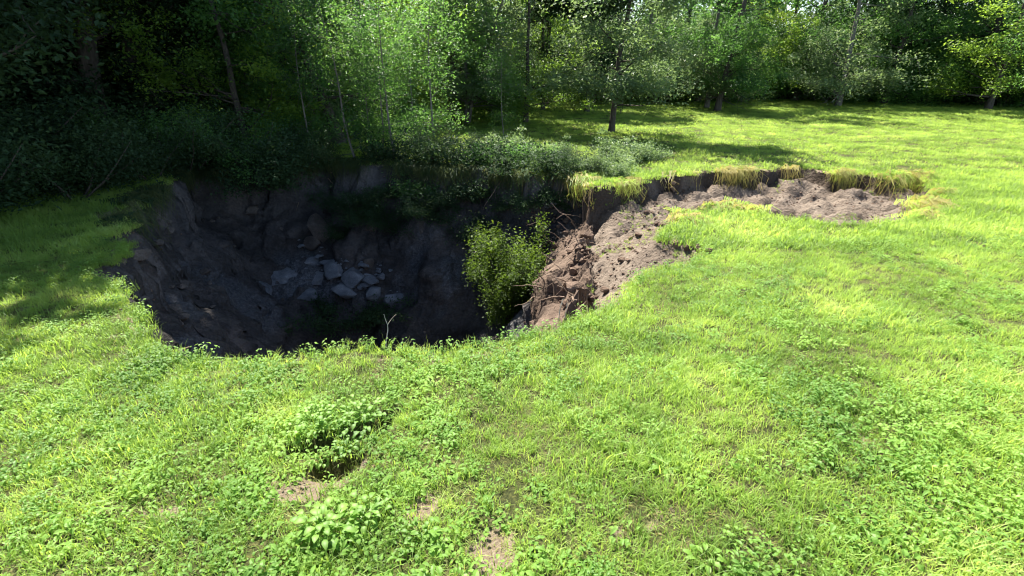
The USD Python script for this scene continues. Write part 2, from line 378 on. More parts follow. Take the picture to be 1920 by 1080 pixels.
# ---------------------------------------------------------------- plant shapes
def leaves(c, size, r, up=0.5, aspect=0.55, fold=0.25):
    """Folded pointed leaves at the points c: 4 corners, 2 triangles each."""
    n = len(c)
    size = np.broadcast_to(size, n)[:, None]
    nr = r.normal(size=(n, 3)); nr[:, 2] = np.abs(nr[:, 2]) + up
    nr /= np.linalg.norm(nr, axis=1, keepdims=True)
    d = r.normal(size=(n, 3)); d[:, 2] -= 0.3
    d -= nr * (d * nr).sum(1, keepdims=True); d /= np.linalg.norm(d, axis=1, keepdims=True)
    s = np.cross(nr, d)
    v = np.stack([c - d * size * .5, c + s * size * aspect * .5 + nr * size * fold * .4, c + d * size * .5, c - s * size * aspect * .5 + nr * size * fold * .4], 1).reshape(-1, 3)
    i = np.arange(n)[:, None] * 4
    f = np.concatenate([i + [0, 1, 2], i + [0, 2, 3]])
    return v, f


def tube(p, rad, sides=6):
    p = np.asarray(p, float); rad = np.broadcast_to(rad, len(p))
    t = np.gradient(p, axis=0); t /= np.maximum(np.linalg.norm(t, axis=1, keepdims=True), 1e-9)
    a = np.cross(t, [0.31, 0.95, 0.05]); a /= np.maximum(np.linalg.norm(a, axis=1, keepdims=True), 1e-9)
    b = np.cross(t, a)
    th = np.arange(sides) * 2 * math.pi / sides
    v = (p[:, None] + rad[:, None, None] * (np.cos(th)[None, :, None] * a[:, None] + np.sin(th)[None, :, None] * b[:, None])).reshape(-1, 3)
    f = []
    for k in range(len(p) - 1):
        for s in range(sides):
            s2 = (s + 1) % sides
            f += [[k * sides + s, k * sides + s2, (k + 1) * sides + s2], [k * sides + s, (k + 1) * sides + s2, (k + 1) * sides + s]]
    return v, np.array(f)


def join(parts):
    vs, fs, n = [], [], 0
    for v, f in parts:
        vs.append(v); fs.append(f + n); n += len(v)
    return np.concatenate(vs), np.concatenate(fs)


def limb(p0, d, length, r, bend=0.35, n=7, lift=0.1):
    p, d = [np.array(p0, float)], np.array(d, float) / np.linalg.norm(d)
    for _ in range(n - 1):
        d = d + r.normal(size=3) * bend * 0.35 + np.array([0, 0, lift]) * 0.3
        d /= np.linalg.norm(d)
        p.append(p[-1] + d * length / (n - 1))
    return np.array(p)


def make_tree(path, seed, H, trunk_r, crown_from, crown_r, leafmat, barkmat, n_low, n_high, leaf=0.105, lean=(0, 0), fork=0, clumps=60, spread=0.36):
    """Tapered trunk with limbs and a crown of single leaves in uneven clumps; leaves above the first storey are larger and fewer."""
    r = np.random.default_rng(seed)
    wood, anchors = [], []
    stems = [(np.array([0, 0, -0.25]), np.array([lean[0], lean[1], 1.0]), H * 0.9, trunk_r)]
    for k in range(fork):
        a = r.uniform(0, 6.28)
        stems.append((np.array([0.03 * math.cos(a), 0.03 * math.sin(a), -0.1]), np.array([lean[0] + 0.38 * math.cos(a), lean[1] + 0.38 * math.sin(a), 1.0]), H * r.uniform(.6, .8), trunk_r * 0.75))
    for s0, d, L, tr in stems:
        p = limb(s0, d, L, r, 0.13, 14, 0.12)
        rad = tr * np.linspace(1, 0.15, 14) ** 0.9
        rad[0] *= 1.5; rad[1] *= 1.08
        wood.append(tube(p, rad, 8))
        for k in range(30):
            u = crown_from / H * 0.75 + (0.98 - crown_from / H * 0.75) * r.uniform() ** 1.7
            q0 = p[min(int(u * 13), 12)] * (1 - (u * 13) % 1) + p[min(int(u * 13) + 1, 13)] * ((u * 13) % 1)
            a = r.uniform(0, 6.28)
            ln = crown_r * (1.1 - 0.5 * abs(u - 0.55)) * r.uniform(.55, 1.0)
            b = limb(q0, [math.cos(a), math.sin(a), r.uniform(-.15, .55)], ln, r, 0.5, 6, 0.05)
            wood.append(tube(b, tr * 0.32 * np.linspace(1, .15, 6) * (1.15 - u), 5))
            for t in (3, 4, 5):
                anchors.append(b[t])
                tw = limb(b[t], r.normal(size=3), ln * 0.35, r, 0.6, 4, -0.02)
                wood.append(tube(tw, tr * 0.07 * np.linspace(1, .3, 4), 4))
                anchors.append(tw[-1])
    anchors = np.array(anchors)
    extra = anchors[r.integers(0, len(anchors), clumps)] + r.normal(size=(clumps, 3)) * crown_r * 0.22
    anchors = np.concatenate([anchors, extra])
    anchors[:, 2] = np.maximum(anchors[:, 2], crown_from * 0.8 + r.uniform(0, .4, len(anchors)))
    low, high = anchors[anchors[:, 2] < 5.2], anchors[anchors[:, 2] >= 4.8]
    out = []
    for pts, n, size in ((low, n_low, leaf), (high, n_high, leaf * 2.3)):
        if not len(pts) or not n:
            continue
        w = r.uniform(.25, 1.0, len(pts)) ** 1.5
        k = r.choice(len(pts), n, p=w / w.sum())
        c = pts[k] + r.normal(size=(n, 3)) * (spread * r.uniform(.45, 1.1, len(pts)))[k][:, None] * np.array([1, 1, .7])
        out.append(leaves(c, size * r.uniform(.6, 1.35, n), r))
    UsdGeom.Xform.Define(stage, path) if not path.startswith('/prototypes') else None
    obj('trunk', join(wood), barkmat, path, smooth=True)
    obj('crown', join(out), leafmat, path)


def make_bush(path, seed, w, h, n, leafmat, leaf=0.05, barkmat=None, stems=9, lumps=26, hollow=0.2):
    r = np.random.default_rng(seed)
    wood, tips = [], []
    for k in range(stems):
        a = r.uniform(0, 6.28)
        p = limb([0.06 * math.cos(a) * w, 0.06 * math.sin(a) * w, -0.08], [math.cos(a) * w * .5, math.sin(a) * w * .5, h * r.uniform(.6, 1.0)], math.hypot(w * .4, h) * r.uniform(.6, .95), r, .45, 6, .05)
        wood.append(tube(p, 0.014 * h * np.linspace(1, .25, 6), 5))
        tips += list(p[2:])
    tips = np.array(tips)
    k = r.integers(0, len(tips), lumps)
    cen = np.concatenate([tips, tips[k] + r.normal(size=(lumps, 3)) * np.array([w, w, h]) * .15])
    cen[:, 2] = np.maximum(cen[:, 2], 0.08 * h)
    wt = r.uniform(.3, 1.6, len(cen))
    j = r.choice(len(cen), n, p=wt / wt.sum())
    c = cen[j] + r.normal(size=(n, 3)) * np.array([w, w, h * .8]) * (0.105 * r.uniform(.5, 1.3, len(cen)))[j][:, None]
    c[:, 2] = np.maximum(c[:, 2], 0.02)
    obj('stem', join(wood), barkmat or M['bark'], path, smooth=True)
    obj('foliage', leaves(c, leaf * r.uniform(.55, 1.4, n), r), leafmat, path)


def blade(p0, d, h, w, droop, r, n=3):
    """A grass blade: a narrow strip that bends over."""
    d = d / max(np.linalg.norm(d), 1e-6)
    side = np.array([-d[1], d[0], 0]) * w * .5
    pts = []
    for k in range(n + 1):
        t = k / n
        pts.append(p0 + np.array([0, 0, h * t * (1 - droop * .45 * t)]) + d * h * droop * t * t * .8)
    v = []
    for k, p in enumerate(pts[:-1]):
        s = side * (1 - 0.25 * k)
        v += [p - s, p + s]
    v.append(pts[-1])
    f = []
    for k in range(n - 1):
        f += [[2 * k, 2 * k + 1, 2 * k + 3], [2 * k, 2 * k + 3, 2 * k + 2]]
    f.append([2 * n - 2, 2 * n - 1, 2 * n])
    return np.array(v), np.array(f)


def tuft(seed, n, rad, h, w, droop=(.3, 1.2)):
    r = np.random.default_rng(seed)
    parts = []
    for _ in range(n):
        a, q0 = r.uniform(0, 6.28), rad * math.sqrt(r.uniform())
        b = r.uniform(0, 6.28)
        parts.append(blade(np.array([q0 * math.cos(b), q0 * math.sin(b), -0.01]), np.array([math.cos(a), math.sin(a), 0]), h * r.uniform(.45, 1.15), w * r.uniform(.7, 1.3), r.uniform(*droop), r))
    return join(parts)


def oval_leaf(base, d, length, width, rise, r, notch=0.0):
    """An oval leaf with a midrib fold, arching from its base: 10 corners."""
    d = np.array([d[0], d[1], 0.0]); d /= np.linalg.norm(d)
    s = np.array([-d[1], d[0], 0])
    prof = [(0, 0.12), (.22, .75), (.5, 1.0), (.8, .62), (1.0, 0.05)]
    v = []
    for t, wd in prof:
        m = base + d * length * t * .92 + np.array([0, 0, 1]) * length * (rise * t - 0.55 * t * t)
        e = s * width * wd * .5
        lift = np.array([0, 0, width * wd * .16])
        v += [m - e + lift, m, m + e + lift]
    f = []
    for k in range(4):
        a = 3 * k
        for o in (0, 1):
            f += [[a + o, a + o + 1, a + o + 4], [a + o, a + o + 4, a + o + 3]]
    return np.array(v), np.array(f)


def leafy_weed(seed, n, rad, h, length, width):
    r = np.random.default_rng(seed)
    parts = []
    for k in range(n):
        a = r.uniform(0, 6.28)
        q0 = rad * math.sqrt(r.uniform())
        z = h * r.uniform(.25, 1.0)
        b = np.array([q0 * math.cos(a), q0 * math.sin(a), z])
        a2 = a + r.normal() * .8
        L = length * r.uniform(.6, 1.25)
        parts.append(oval_leaf(b, (math.cos(a2), math.sin(a2)), L, width * L / length, r.uniform(.05, .8), r))
        parts.append(blade(np.array([q0 * .3 * math.cos(a), q0 * .3 * math.sin(a), -.01]), np.array([math.cos(a), math.sin(a), 0]) * 1.0, z, 0.003, min(q0 / max(z, .01), 1.2), r, 2))
    return join(parts)


def rock(seed, sx, sy, sz, sharp=0.22):
    import trimesh
    r = np.random.default_rng(seed)
    m = trimesh.creation.icosphere(subdivisions=3)
    v = np.array(m.vertices)
    for _ in range(15):                                                # broken faces
        d = r.normal(size=3); d /= np.linalg.norm(d)
        k = r.uniform(.42, .74)
        over = np.clip(v @ d - k, 0, None)
        v -= over[:, None] * d * 0.92
    v *= (1 + (meshkit.fbm(np.array(m.vertices) * 2.2 + seed, 4, 3) - .5) * sharp)[:, None]
    return v * np.array([sx, sy, sz]), np.array(m.faces)


def scatter(name, protos, mat, pts, idx, yaw, scale, tilt, label, cat=None, kind='stuff', sub=None):
    """One PointInstancer whose prototypes are its children."""
    path = numbered('/World/' + name)
    pi = UsdGeom.PointInstancer.Define(stage, path)
    for k, m in enumerate(protos):
        mm = mat[k] if isinstance(mat, list) else mat
        p = usdkit.mesh(stage, f'{path}/{sub or "tuft"}_{k + 1:03d}', m, mm, False)
        pi.CreatePrototypesRel().AddTarget(p.GetPath())
    n = len(pts)
    pi.CreateProtoIndicesAttr(Vt.IntArray.FromNumpy(idx.astype(np.int32)))
    pi.CreatePositionsAttr(Vt.Vec3fArray.FromNumpy(pts.astype(np.float32)))
    sc = np.repeat(scale[:, None], 3, 1) if scale.ndim == 1 else scale
    pi.CreateScalesAttr(Vt.Vec3fArray.FromNumpy(sc.astype(np.float32)))
    half = yaw / 2                                                    # yaw first, then a small lean
    qz = np.stack([np.cos(half), 0 * half, 0 * half, np.sin(half)], 1)
    th, ax = tilt[:, 0] / 2, tilt[:, 1]
    qt = np.stack([np.cos(th), np.sin(th) * np.cos(ax), np.sin(th) * np.sin(ax), 0 * th], 1)
    w1, x1, y1, z1 = qt.T; w2, x2, y2, z2 = qz.T
    qq = np.stack([w1*w2-x1*x2-y1*y2-z1*z2, w1*x2+x1*w2+y1*z2-z1*y2, w1*y2-x1*z2+y1*w2+z1*x2, w1*z2+x1*y2-y1*x2+z1*w2], 1)
    pi.CreateOrientationsAttr(Vt.QuathArray([Gf.Quath(*map(float, v)) for v in qq]))
    return tag(pi, label, cat, None, kind)


# ---------------------------------------------------------------- trees of the wood
C = {}
for name, args in {
    'tall': dict(seed=1, H=12.5, trunk_r=.17, crown_from=1.5, crown_r=3.1, leafmat=M['oak'], barkmat=M['bark'], n_low=15000, n_high=1900, leaf=.12),
    'leaning': dict(seed=2, H=12.0, trunk_r=.19, crown_from=2.0, crown_r=2.6, leafmat=M['oak'], barkmat=M['bark'], n_low=9000, n_high=2600, lean=(-.22, .05)),
    'forked': dict(seed=3, H=9.5, trunk_r=.10, crown_from=1.5, crown_r=2.6, leafmat=M['pale'], barkmat=M['bark_grey'], n_low=14000, n_high=1200, leaf=.11, fork=2),
    'single': dict(seed=4, H=8.0, trunk_r=.115, crown_from=1.75, crown_r=2.6, leafmat=M['pale'], barkmat=M['bark'], n_low=16000, n_high=3500, clumps=20),
    'golden': dict(seed=5, H=11.0, trunk_r=.14, crown_from=.9, crown_r=3.4, leafmat=M['gold'], barkmat=M['bark'], n_low=15000, n_high=700, leaf=.12),
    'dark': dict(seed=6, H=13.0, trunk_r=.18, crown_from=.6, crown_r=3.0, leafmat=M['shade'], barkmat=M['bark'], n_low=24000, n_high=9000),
    'silvery': dict(seed=7, H=11.5, trunk_r=.14, crown_from=1.0, crown_r=3.3, leafmat=M['pale'], barkmat=M['bark_grey'], n_low=15000, n_high=700, leaf=.12),
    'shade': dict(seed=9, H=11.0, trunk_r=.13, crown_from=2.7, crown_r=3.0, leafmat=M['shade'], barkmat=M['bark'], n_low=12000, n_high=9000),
    'sapling': dict(seed=8, H=4.2, trunk_r=.03, crown_from=.6, crown_r=.9, leafmat=M['oak'], barkmat=M['bark_grey'], n_low=4200, n_high=0, leaf=.06, clumps=20, spread=.22),
}.items():
    C[name] = class_prim(name + '_tree')
    make_tree(C[name], **args)
for name, args in {
    'dense': dict(seed=21, w=2.6, h=2.3, n=9000, leafmat=M['oak'], leaf=.075),
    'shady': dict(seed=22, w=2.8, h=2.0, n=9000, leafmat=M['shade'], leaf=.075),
    'light': dict(seed=23, w=1.9, h=1.3, n=6000, leafmat=M['pale'], leaf=.095, stems=22),
    'rim_green': dict(seed=25, w=1.7, h=.85, n=2600, leafmat=M['oak'], leaf=.085, stems=16),
    'rim_dark': dict(seed=26, w=1.9, h=.9, n=2800, leafmat=M['shade'], leaf=.09, stems=16),
    'yellow': dict(seed=24, w=2.4, h=2.2, n=8000, leafmat=M['gold'], leaf=.07),
}.items():
    C[name + '_bush'] = class_prim(name + '_bush')
    make_bush(C[name + '_bush'], **args)


def plant(kind, name, xy, label, cat='tree', group=None, rz=None, sc=1.0, tilt=(0, 0), sink=0.0):
    rz = rng.uniform(0, 360) if rz is None else rz
    p = copy_of(C[kind], name, (xy[0], xy[1], gz(*xy) - sink), rz, sc, tilt)
    return tag(p, label, cat, group)


def gp(px, py):
    return on_plane(px, py)[:2]


plant('leaning', 'leaning_tree', gp(640, 268), 'dark thick trunked tree leaning left above the shaded rim of the pit', rz=8, sc=1.0)
plant('forked', 'forked_tree', gp(876, 232), 'slim grey tree forking near its foot, at the middle of the grass edge', rz=40)
plant('single', 'young_tree', gp(1147, 248), 'young tree with one straight dark trunk standing alone in its own shadow on the grass', rz=20)
plant('golden', 'yellow_green_tree', gp(985, 230), 'thin trunked yellow-green tree just left of the lone straight young tree', rz=120, sc=.72)
plant('tall', 'edge_tree', gp(1345, 208), 'leafy tree with short dark trunk at the right end of the mown grass', rz=200, sc=.95)
plant('shade', 'dark_tree', gp(1018, 206), 'dark tree behind the yellow-green one at the back of the grass', rz=10, sc=(.8, .8, .9))
plant('shade', 'dark_tree', gp(1100, 210), 'dark blue-green tree just behind the lone straight young tree', rz=130, sc=(.95, .95, .95))
for (px, py, lab, s) in [(700, 292, 'left of two thin saplings on the pit rim beside the leaning tree', 1.0), (716, 300, 'right of two thin saplings on the pit rim beside the leaning tree', .9), (775, 262, 'bushy green sapling between the two thin saplings and the forked tree', 1.1), (945, 255, 'small sapling in shade right of the forked tree', .8), (585, 288, 'thin sapling at the left foot of the leaning tree on the rim', 1.0), (668, 300, 'thin sapling between the leaning tree and the pair of saplings', 1.15), (742, 300, 'slender sapling right of the pair of thin saplings on the rim', 1.1), (815, 285, 'slender sapling on the rim left of the forked tree', 1.2)]:
    plant('sapling', 'sapling', gp(px, py), lab, sc=s)

wood = [  # kind, x, y, scale
    ('tall', -7.2, 17.0, 1.0), ('golden', -5.4, 20.5, 1.0), ('dark', -11.2, 16.2, 1.3), ('golden', -7.9, 15.4, .75), ('silvery', -6.6, 18.6, .8), ('oakish', -2.6, 22.5, 1.0), ('dark', -12.5, 15.8, 1.4), ('tall', -11.0, 19.5, 1.0), ('dark', -16.5, 16.0, 1.4),
    ('dark', -20.5, 13.5, 1.05), ('dark', -22, 9.0, 1.05), ('dark', -21.0, 18.0, 1.1), ('golden', -14.5, 20.5, 1.0), ('dark', -18, 22, 1.1), ('golden', -7.0, 23.0, 1.0), ('silvery', -1.0, 26.0, 1.0),
    ('golden', 2.0, 30.5, 1.1), ('tall', -4.5, 28, 1.1), ('silvery', 5.0, 33.0, 1.1), ('tall', 4.5, 37.5, 1.1), ('silvery', 8.8, 35.0, 1.1), ('tall', 12.0, 34.5, 1.1), ('golden', 15.5, 36, 1.1), ('silvery', 11.0, 30.0, .9),
    ('golden', -8.5, 30, 1.2), ('golden', 0.5, 38, 1.2), ('silvery', 8.0, 41, 1.2), ('tall', 13, 42, 1.2), ('tall', 18.5, 35, 1.1), ('tall', -13, 28, 1.2), ('dark', -20, 28, 1.2), ('golden', 20, 40, 1.2), ('tall', -27, 22, 1.2), ('tall', -27, 12, 1.2),
    ('dark', 24, 36, 1.2), ('tall', 28, 32, 1.2), ('dark', 17, 44, 1.3), ('dark', -4, 36, 1.2), ('dark', 4.0, 45, 1.3)] + [('dark', -40 + 4.3 * k, 33 + 4 * (k % 3), 1.35) for k in range(8)] + [('dark', -34 + 5.0 * k, 24 + 2.5 * (k % 2), 1.2) for k in range(5)] + [('silvery', 19.0, 31.0, 1.1), ('tall', 23, 33, 1.1), ('golden', 26, 29, 1.1), ('tall', 30, 31, 1.1), ('silvery', 34, 27, 1.1), ('tall', 38, 30, 1.2), ('golden', 43, 33, 1.2), ('dark', 30, 38, 1.3), ('dark', 38, 40, 1.3), ('dark', 46, 40, 1.3), ('tall', 22.5, 21.5, .9), ('dark', -13.5, 8.6, 1.1), ('tall', -16.5, 6.0, 1.1), ('dark', -9.2, 8.6, 1.0), ('dark', -11.6, 6.0, 1.05), ('dark', -14.5, 4.0, 1.0), ('dark', -15.8, 12.8, 1.3), ('dark', -11.4, 14.3, 1.4), ('dark', -18.0, 10.2, 1.3), ('dark', -13.6, 17.8, 1.4), ('dark', -13.4, 19.2, 1.4)]
WORDS = {'tall': 'mid green leafy tree of the wood', 'dark': 'dark shaded tree in the depth of the wood', 'golden': 'yellow-green sunlit tree of the wood',
         'silvery': 'pale grey-green tree at the far edge of the grass'}
NTH = ['leftmost', 'second', 'third', 'fourth', 'fifth', 'sixth', 'seventh', 'eighth', 'ninth', 'tenth', 'eleventh', 'twelfth', 'thirteenth', 'fourteenth', 'fifteenth', 'sixteenth']


def nth_from_left(k, n):
    return 'leftmost' if k == 0 else 'rightmost' if k == n - 1 else NTH[k] + ' from the left'


wood = [('tall' if w[0] == 'oakish' else w[0], *w[1:]) for w in sorted(wood, key=lambda w: w[1] / w[2])]
for kind, x, y, s in wood:
    kind = 'tall' if kind == 'oakish' else kind
    plant(kind, {'tall': 'wood_tree', 'dark': 'shaded_tree', 'golden': 'sunlit_tree', 'silvery': 'pale_tree'}[kind], (x, y), WORDS[kind] if kind == 'dark' else WORDS[kind] + ', ' + nth_from_left([w[1:3] for w in wood if w[0] == kind].index((x, y)), sum(w[0] == kind for w in wood)), 'tree', {'tall': 'mid green trees of the wood', 'dark': 'dark trees of the wood', 'golden': 'yellow-green trees of the wood', 'silvery': 'pale trees of the wood'}[kind], sc=s)

bushes = [('shady_bush', 'shrub', gp(800, 292), 'low dark shrub overhanging the middle of the far rim', .5), ('shady_bush', 'shrub', gp(900, 290), 'dark shrub on the far rim below the forked tree', .42),
          ('dense_bush', 'shrub', gp(755, 250), 'green shrub behind the two thin saplings', .55), ('shady_bush', 'shrub', gp(600, 285), 'dark shrub at the foot of the leaning tree', .5),
          ('light_bush', 'weed_clump', gp(1030, 300), 'grey-green weed clump on the far rim where the shade ends', .5), ('light_bush', 'weed_clump', gp(1165, 305), 'pale sunlit clump of tall weeds on the lip above the slipped soil', .62),
          ('light_bush', 'weed_clump', gp(1215, 300), 'smaller pale weed clump right of the tall sunlit weeds', .45), ('yellow_bush', 'shrub', gp(690, 250), 'yellow-green shrub glowing between the leaning tree and the saplings', .55),
          ('yellow_bush', 'shrub', gp(815, 222), 'sunlit yellow-green shrub left of the forked tree', .6), ('light_bush', 'weed_clump', gp(945, 290), 'grey weed tuft hanging over the far rim in shade', .6)]
RIM_WORDS = ['at the left end of the far rim', 'left of the leaning tree on the far rim', 'under the leaning tree on the pit edge', 'under the two thin saplings', 'between the saplings and the forked tree on the pit edge', 'under the forked tree on the pit edge', 'at the corner where the shaded rim meets the light']
for k, (px, py, s_) in enumerate([(575, 306, .55), (618, 312, .45), (662, 314, .55), (725, 316, .5), (790, 322, .55), (870, 326, .5), (1075, 326, .42)]):
    bushes.append(('shady_bush', 'overhanging_shrub', gp(px, py), 'dark overhanging shrub ' + RIM_WORDS[k], s_))
for k, (px, py, kind, s_) in enumerate([(735, 300, 'rim_dark_bush', .9), (785, 314, 'rim_green_bush', .8), (835, 304, 'rim_dark_bush', 1.0), (885, 318, 'rim_dark_bush', .85), (930, 306, 'rim_green_bush', .9), (975, 320, 'rim_dark_bush', .85), (1015, 300, 'rim_green_bush', .75), (1055, 322, 'rim_dark_bush', .8), (1105, 322, 'light_bush', .45), (1150, 330, 'light_bush', .42)]):
    bushes.append((kind, 'rim_weed', gp(px, py), 'knee high weed clump along the far rim, ' + nth_from_left(k, 10) + ' of ten', s_))
for k in range(13):                                                   # growth that clings to the top of the far wall
    q0 = hit(590 + 40 * k, 344 + 7 * ((k * 7) % 4))
    w_ = copy_of(C['rim_dark_bush'], 'wall_weed', (q0[0], q0[1] - .12, q0[2] - .3), 70 * k, .26 + .10 * ((k * 5) % 4), (18, 0))
    tag(w_, 'dark weed clump clinging to the top of the far pit wall, ' + nth_from_left(k, 13), 'plant')
for k in range(9):
    bushes.append((['shady_bush', 'dense_bush'][k % 3 == 1], 'overhanging_shrub', gp(90 + 52 * k, 322 - 3 * k + 6 * (k % 3)), ['dark', 'ragged dark', 'low dark'][k % 3] + ' shrub on the rim at left, %s of its row' % ['first', 'second', 'third', 'fourth', 'fifth', 'sixth', 'seventh', 'eighth', 'ninth'][k], .6 + .15 * (k % 3)))
for k, name, xy, lab, s in bushes:
    plant(k, name, xy, lab, 'shrub', sc=s, sink=.08)
under = np.random.default_rng(77)
growth = []
for k in range(84):                                                   # undergrowth that closes the wood below the crowns
    x = under.uniform(-27, 42)
    if x < 0.5:
        y = under.uniform(21 if x > -3.5 else 17.5, 25) if x > -9 else under.uniform(15.2, 24) if x > -16 else under.uniform(9, 20)
    else:
        y = under.uniform(33.5, 38) - (max(x - 20, 0) * .25)
    kind = under.choice(['dense_bush', 'yellow_bush', 'yellow_bush', 'dense_bush'] if x > -8 else ['shady_bush', 'shady_bush', 'dense_bush'])
    growth.append((x / y, kind, x, y, under.uniform(.8, 1.35) * (1.5 if x > .5 else 1)))
growth.sort()
for t_, kind, x, y, s_ in growth:
    same = [w for w in growth if w[1] == kind]
    k, n_ = same.index((t_, kind, x, y, s_)), len(same)
    where = ', ' + nth_from_left(k, n_) if k < 16 or k == n_ - 1 else ', right half of the picture' if x > 0 else ', left half of the picture'
    plant(kind, {'dense_bush': 'undergrowth_bush', 'shady_bush': 'dark_bush', 'yellow_bush': 'sunlit_bush'}[kind], (x, y),
          {'dense_bush': 'green bush among the trunks of the wood', 'shady_bush': 'dark bush in the shade of the wood', 'yellow_bush': 'sunlit yellow-green bush in the wood'}[kind] + where, 'bush',
          {'dense_bush': 'green undergrowth bushes', 'shady_bush': 'dark undergrowth bushes', 'yellow_bush': 'sunlit undergrowth bushes'}[kind], sc=s_)
for k in range(44):                                                   # the thicket that closes the view far behind
    x = -62 + 2.9 * k
    plant('dense_bush' if k % 3 else 'shady_bush', 'thicket', (x, 47 + 3 * (k % 2) - (8 if x > 22 else 0) - (6 if x < -30 else 0)), 'tall green thicket far behind the trees of the wood', 'thicket', 'thickets behind the wood', sc=(2.3, 2.3, 4.2))

for k, (x, y, s_) in enumerate([(-8.2, 9.2, .8), (-8.6, 7.2, .9), (-10.2, 5.6, 1.0), (-9.8, 9.6, 1.1), (-12.5, 6.6, 1.2), (-7.9, 11.0, .8), (-12.0, 3.6, .9), (-15.5, 6.5, 1.3)]):
    plant('shady_bush', 'edge_bush', (x, y), 'dark bush at the wood edge left of the pit, %s nearest the camera' % ['fourth', 'third', 'second', 'fifth', 'sixth', 'seventh', 'first', 'eighth'][k], 'bush', sc=s_)

# ---------------------------------------------------------------- in the pit
p = hit(962, 598)
b = thing('sunken_bush', p, 0)
make_bush(b, 31, 1.0, 2.15, 26000, M['bushy'], .056, M['bark'], stems=18, lumps=70)
tag(stage.GetPrimAtPath(b), 'yellow-green bush standing down in the middle of the pit', 'bush')
p = hit(650, 612)
b = thing('shaded_bush', p, 0)
make_bush(b, 32, 1.9, 1.0, 6000, M['shade'], .06)
tag(stage.GetPrimAtPath(b), 'dark green bush low in the pit behind the near left rim', 'bush')

def place_rock(name, px, py, size, mat, seed, label, cat, group, flat=.6, sink=.25):
    r = np.random.default_rng(seed)
    c = hit(px, py)
    if name in ('rubble_stone', 'fallen_stone') and not B.contains(shapely.Point(c[0], c[1])):
        return
    sx, sy, sz = size * r.uniform(.75, 1.25), size * r.uniform(.7, 1.1), size * flat * r.uniform(.8, 1.2)
    v, f = rock(seed, sx / 2, sy / 2, sz / 2)
    a = r.uniform(0, 6.28)
    R = np.array([[math.cos(a), -math.sin(a), 0], [math.sin(a), math.cos(a), 0], [0, 0, 1]])
    v = v @ R.T + c + np.array([0, 0, sz * (.5 - sink)])
    return tag(obj(name, (v, f), mat, smooth=35), label, cat, group)


rr = np.random.default_rng(5)
for k in range(90):
    u, w = rr.uniform(), rr.uniform()
    px, py = 560 + 185 * u, 478 + 60 * u + (w - .5) * 62
    place_rock('rubble_stone', px, py, rr.choice([.07, .12, .2, .36], p=[.4, .35, .17, .08]), M['stone'], 200 + k, 'blue-grey stone of the rubble slope at the left of the pit', 'stone', 'stones of the rubble slope in the pit', flat=.5)
for k, (px, py, s_) in enumerate([(585, 482, .6), (625, 490, .75), (665, 505, .7), (600, 512, .8), (650, 530, .65), (700, 535, .7), (735, 552, .5), (575, 540, .6), (530, 500, .8), (490, 530, .7), (690, 515, .45)]):
    place_rock('flat_stone', px, py, s_ * 1.4, M['stone'], 260 + k, 'large broken blue-grey stone in the rubble slope of the pit', 'stone', 'large stones of the rubble slope', flat=.6, sink=.78)
for k in range(34):
    px, py = rr.uniform(240, 545), rr.uniform(400, 640)
    place_rock('fallen_stone', px, py, rr.choice([.12, .2, .3, .5], p=[.35, .35, .2, .1]), M['brown_stone'], 300 + k, 'dark fallen stone on the shaded pit floor beyond the left rim', 'stone', 'stones on the dark pit floor', flat=.6)
for k, (px, py, s) in enumerate([(600, 425, .75), (632, 440, .6), (585, 455, .5), (700, 420, .55), (745, 425, .5), (790, 420, .6), (830, 418, .55), (690, 490, .5), (862, 432, .4)]):
    place_rock('wall_block', px, py, s, M['brown_stone'], 400 + k, ['large brown block in the left wall of the pit', 'block right of the largest in the left pit wall', 'low block at the left end of the pit wall',
               'brown block in the far pit wall, leftmost of four in a row', 'second brown block of the row in the far pit wall', 'third brown block of the row in the far pit wall', 'rightmost brown block of the row in the far pit wall',
               'dark boulder above the hollow in the rubble slope', 'bluish boulder left of the bush in the pit'][k], 'boulder', None, flat=1.0, sink=.6)
place_rock('pale_stone', 1028, 388, .42, M['stone'], 420, 'pale bluish stone in the dark corner under the far rim', 'stone', None, flat=.7)
for k in range(110):                                                   # broken earth of the right wall
    u = rr.uniform()
    px, py = 1000 + 105 * rr.uniform() - 25 * u * 0, 400 + 175 * u
    place_rock('soil_clod', px + (py - 400) * .12, py, rr.choice([.06, .1, .16, .24], p=[.35, .35, .2, .1]), M['clod'], 500 + k, 'brown clod of broken earth on the steep right wall of the pit', 'clod', 'clods on the right pit wall', flat=.8)
for k in range(55):
    u, w = rr.uniform(), rr.uniform()
    px, py = 1115 + 150 * u, 540 - 165 * u + (w - .5) * 110 * (1 - .4 * u)
    c = on_plane(px, py)
    if not A.contains(shapely.Point(c[0], c[1])):
        continue
    place_rock('slip_clod', px, py, rr.choice([.04, .07, .12, .18], p=[.35, .35, .2, .1]), M['clod'], 600 + k, 'small brown clod lying on the sunlit slipped soil', 'clod', 'clods on the slipped soil', flat=.7)
for k, (px, py, s, lab) in enumerate([(1268, 462, .16, 'dark clod at the left end of the torn turf notch'), (1290, 470, .13, 'clod in the middle of the torn turf notch'), (1308, 472, .16, 'clod under the grass at the right half of the torn turf notch'),
                                      (1328, 474, .13, 'rightmost clod of the torn turf notch'), (1265, 415, .14, 'dark clod at the right corner of the slipped soil')]):
    place_rock('turf_clod', px, py, s, M['clod'], 700 + k, lab, 'clod', None, flat=.9)
for k, (px, py, s, lab) in enumerate([(640, 868, .035, 'little brown clod right of the small hole in the near turf'), (672, 882, .04, 'brown clod between weeds right of the small hole'), (700, 876, .03, 'smallest clod right of the small hole in the turf'),
                                      (605, 888, .03, 'clod on the bare earth just left of the small hole')]):
    place_rock('turf_lump', px, py, s, M['bare_soil'], 720 + k, lab, 'clod', None)
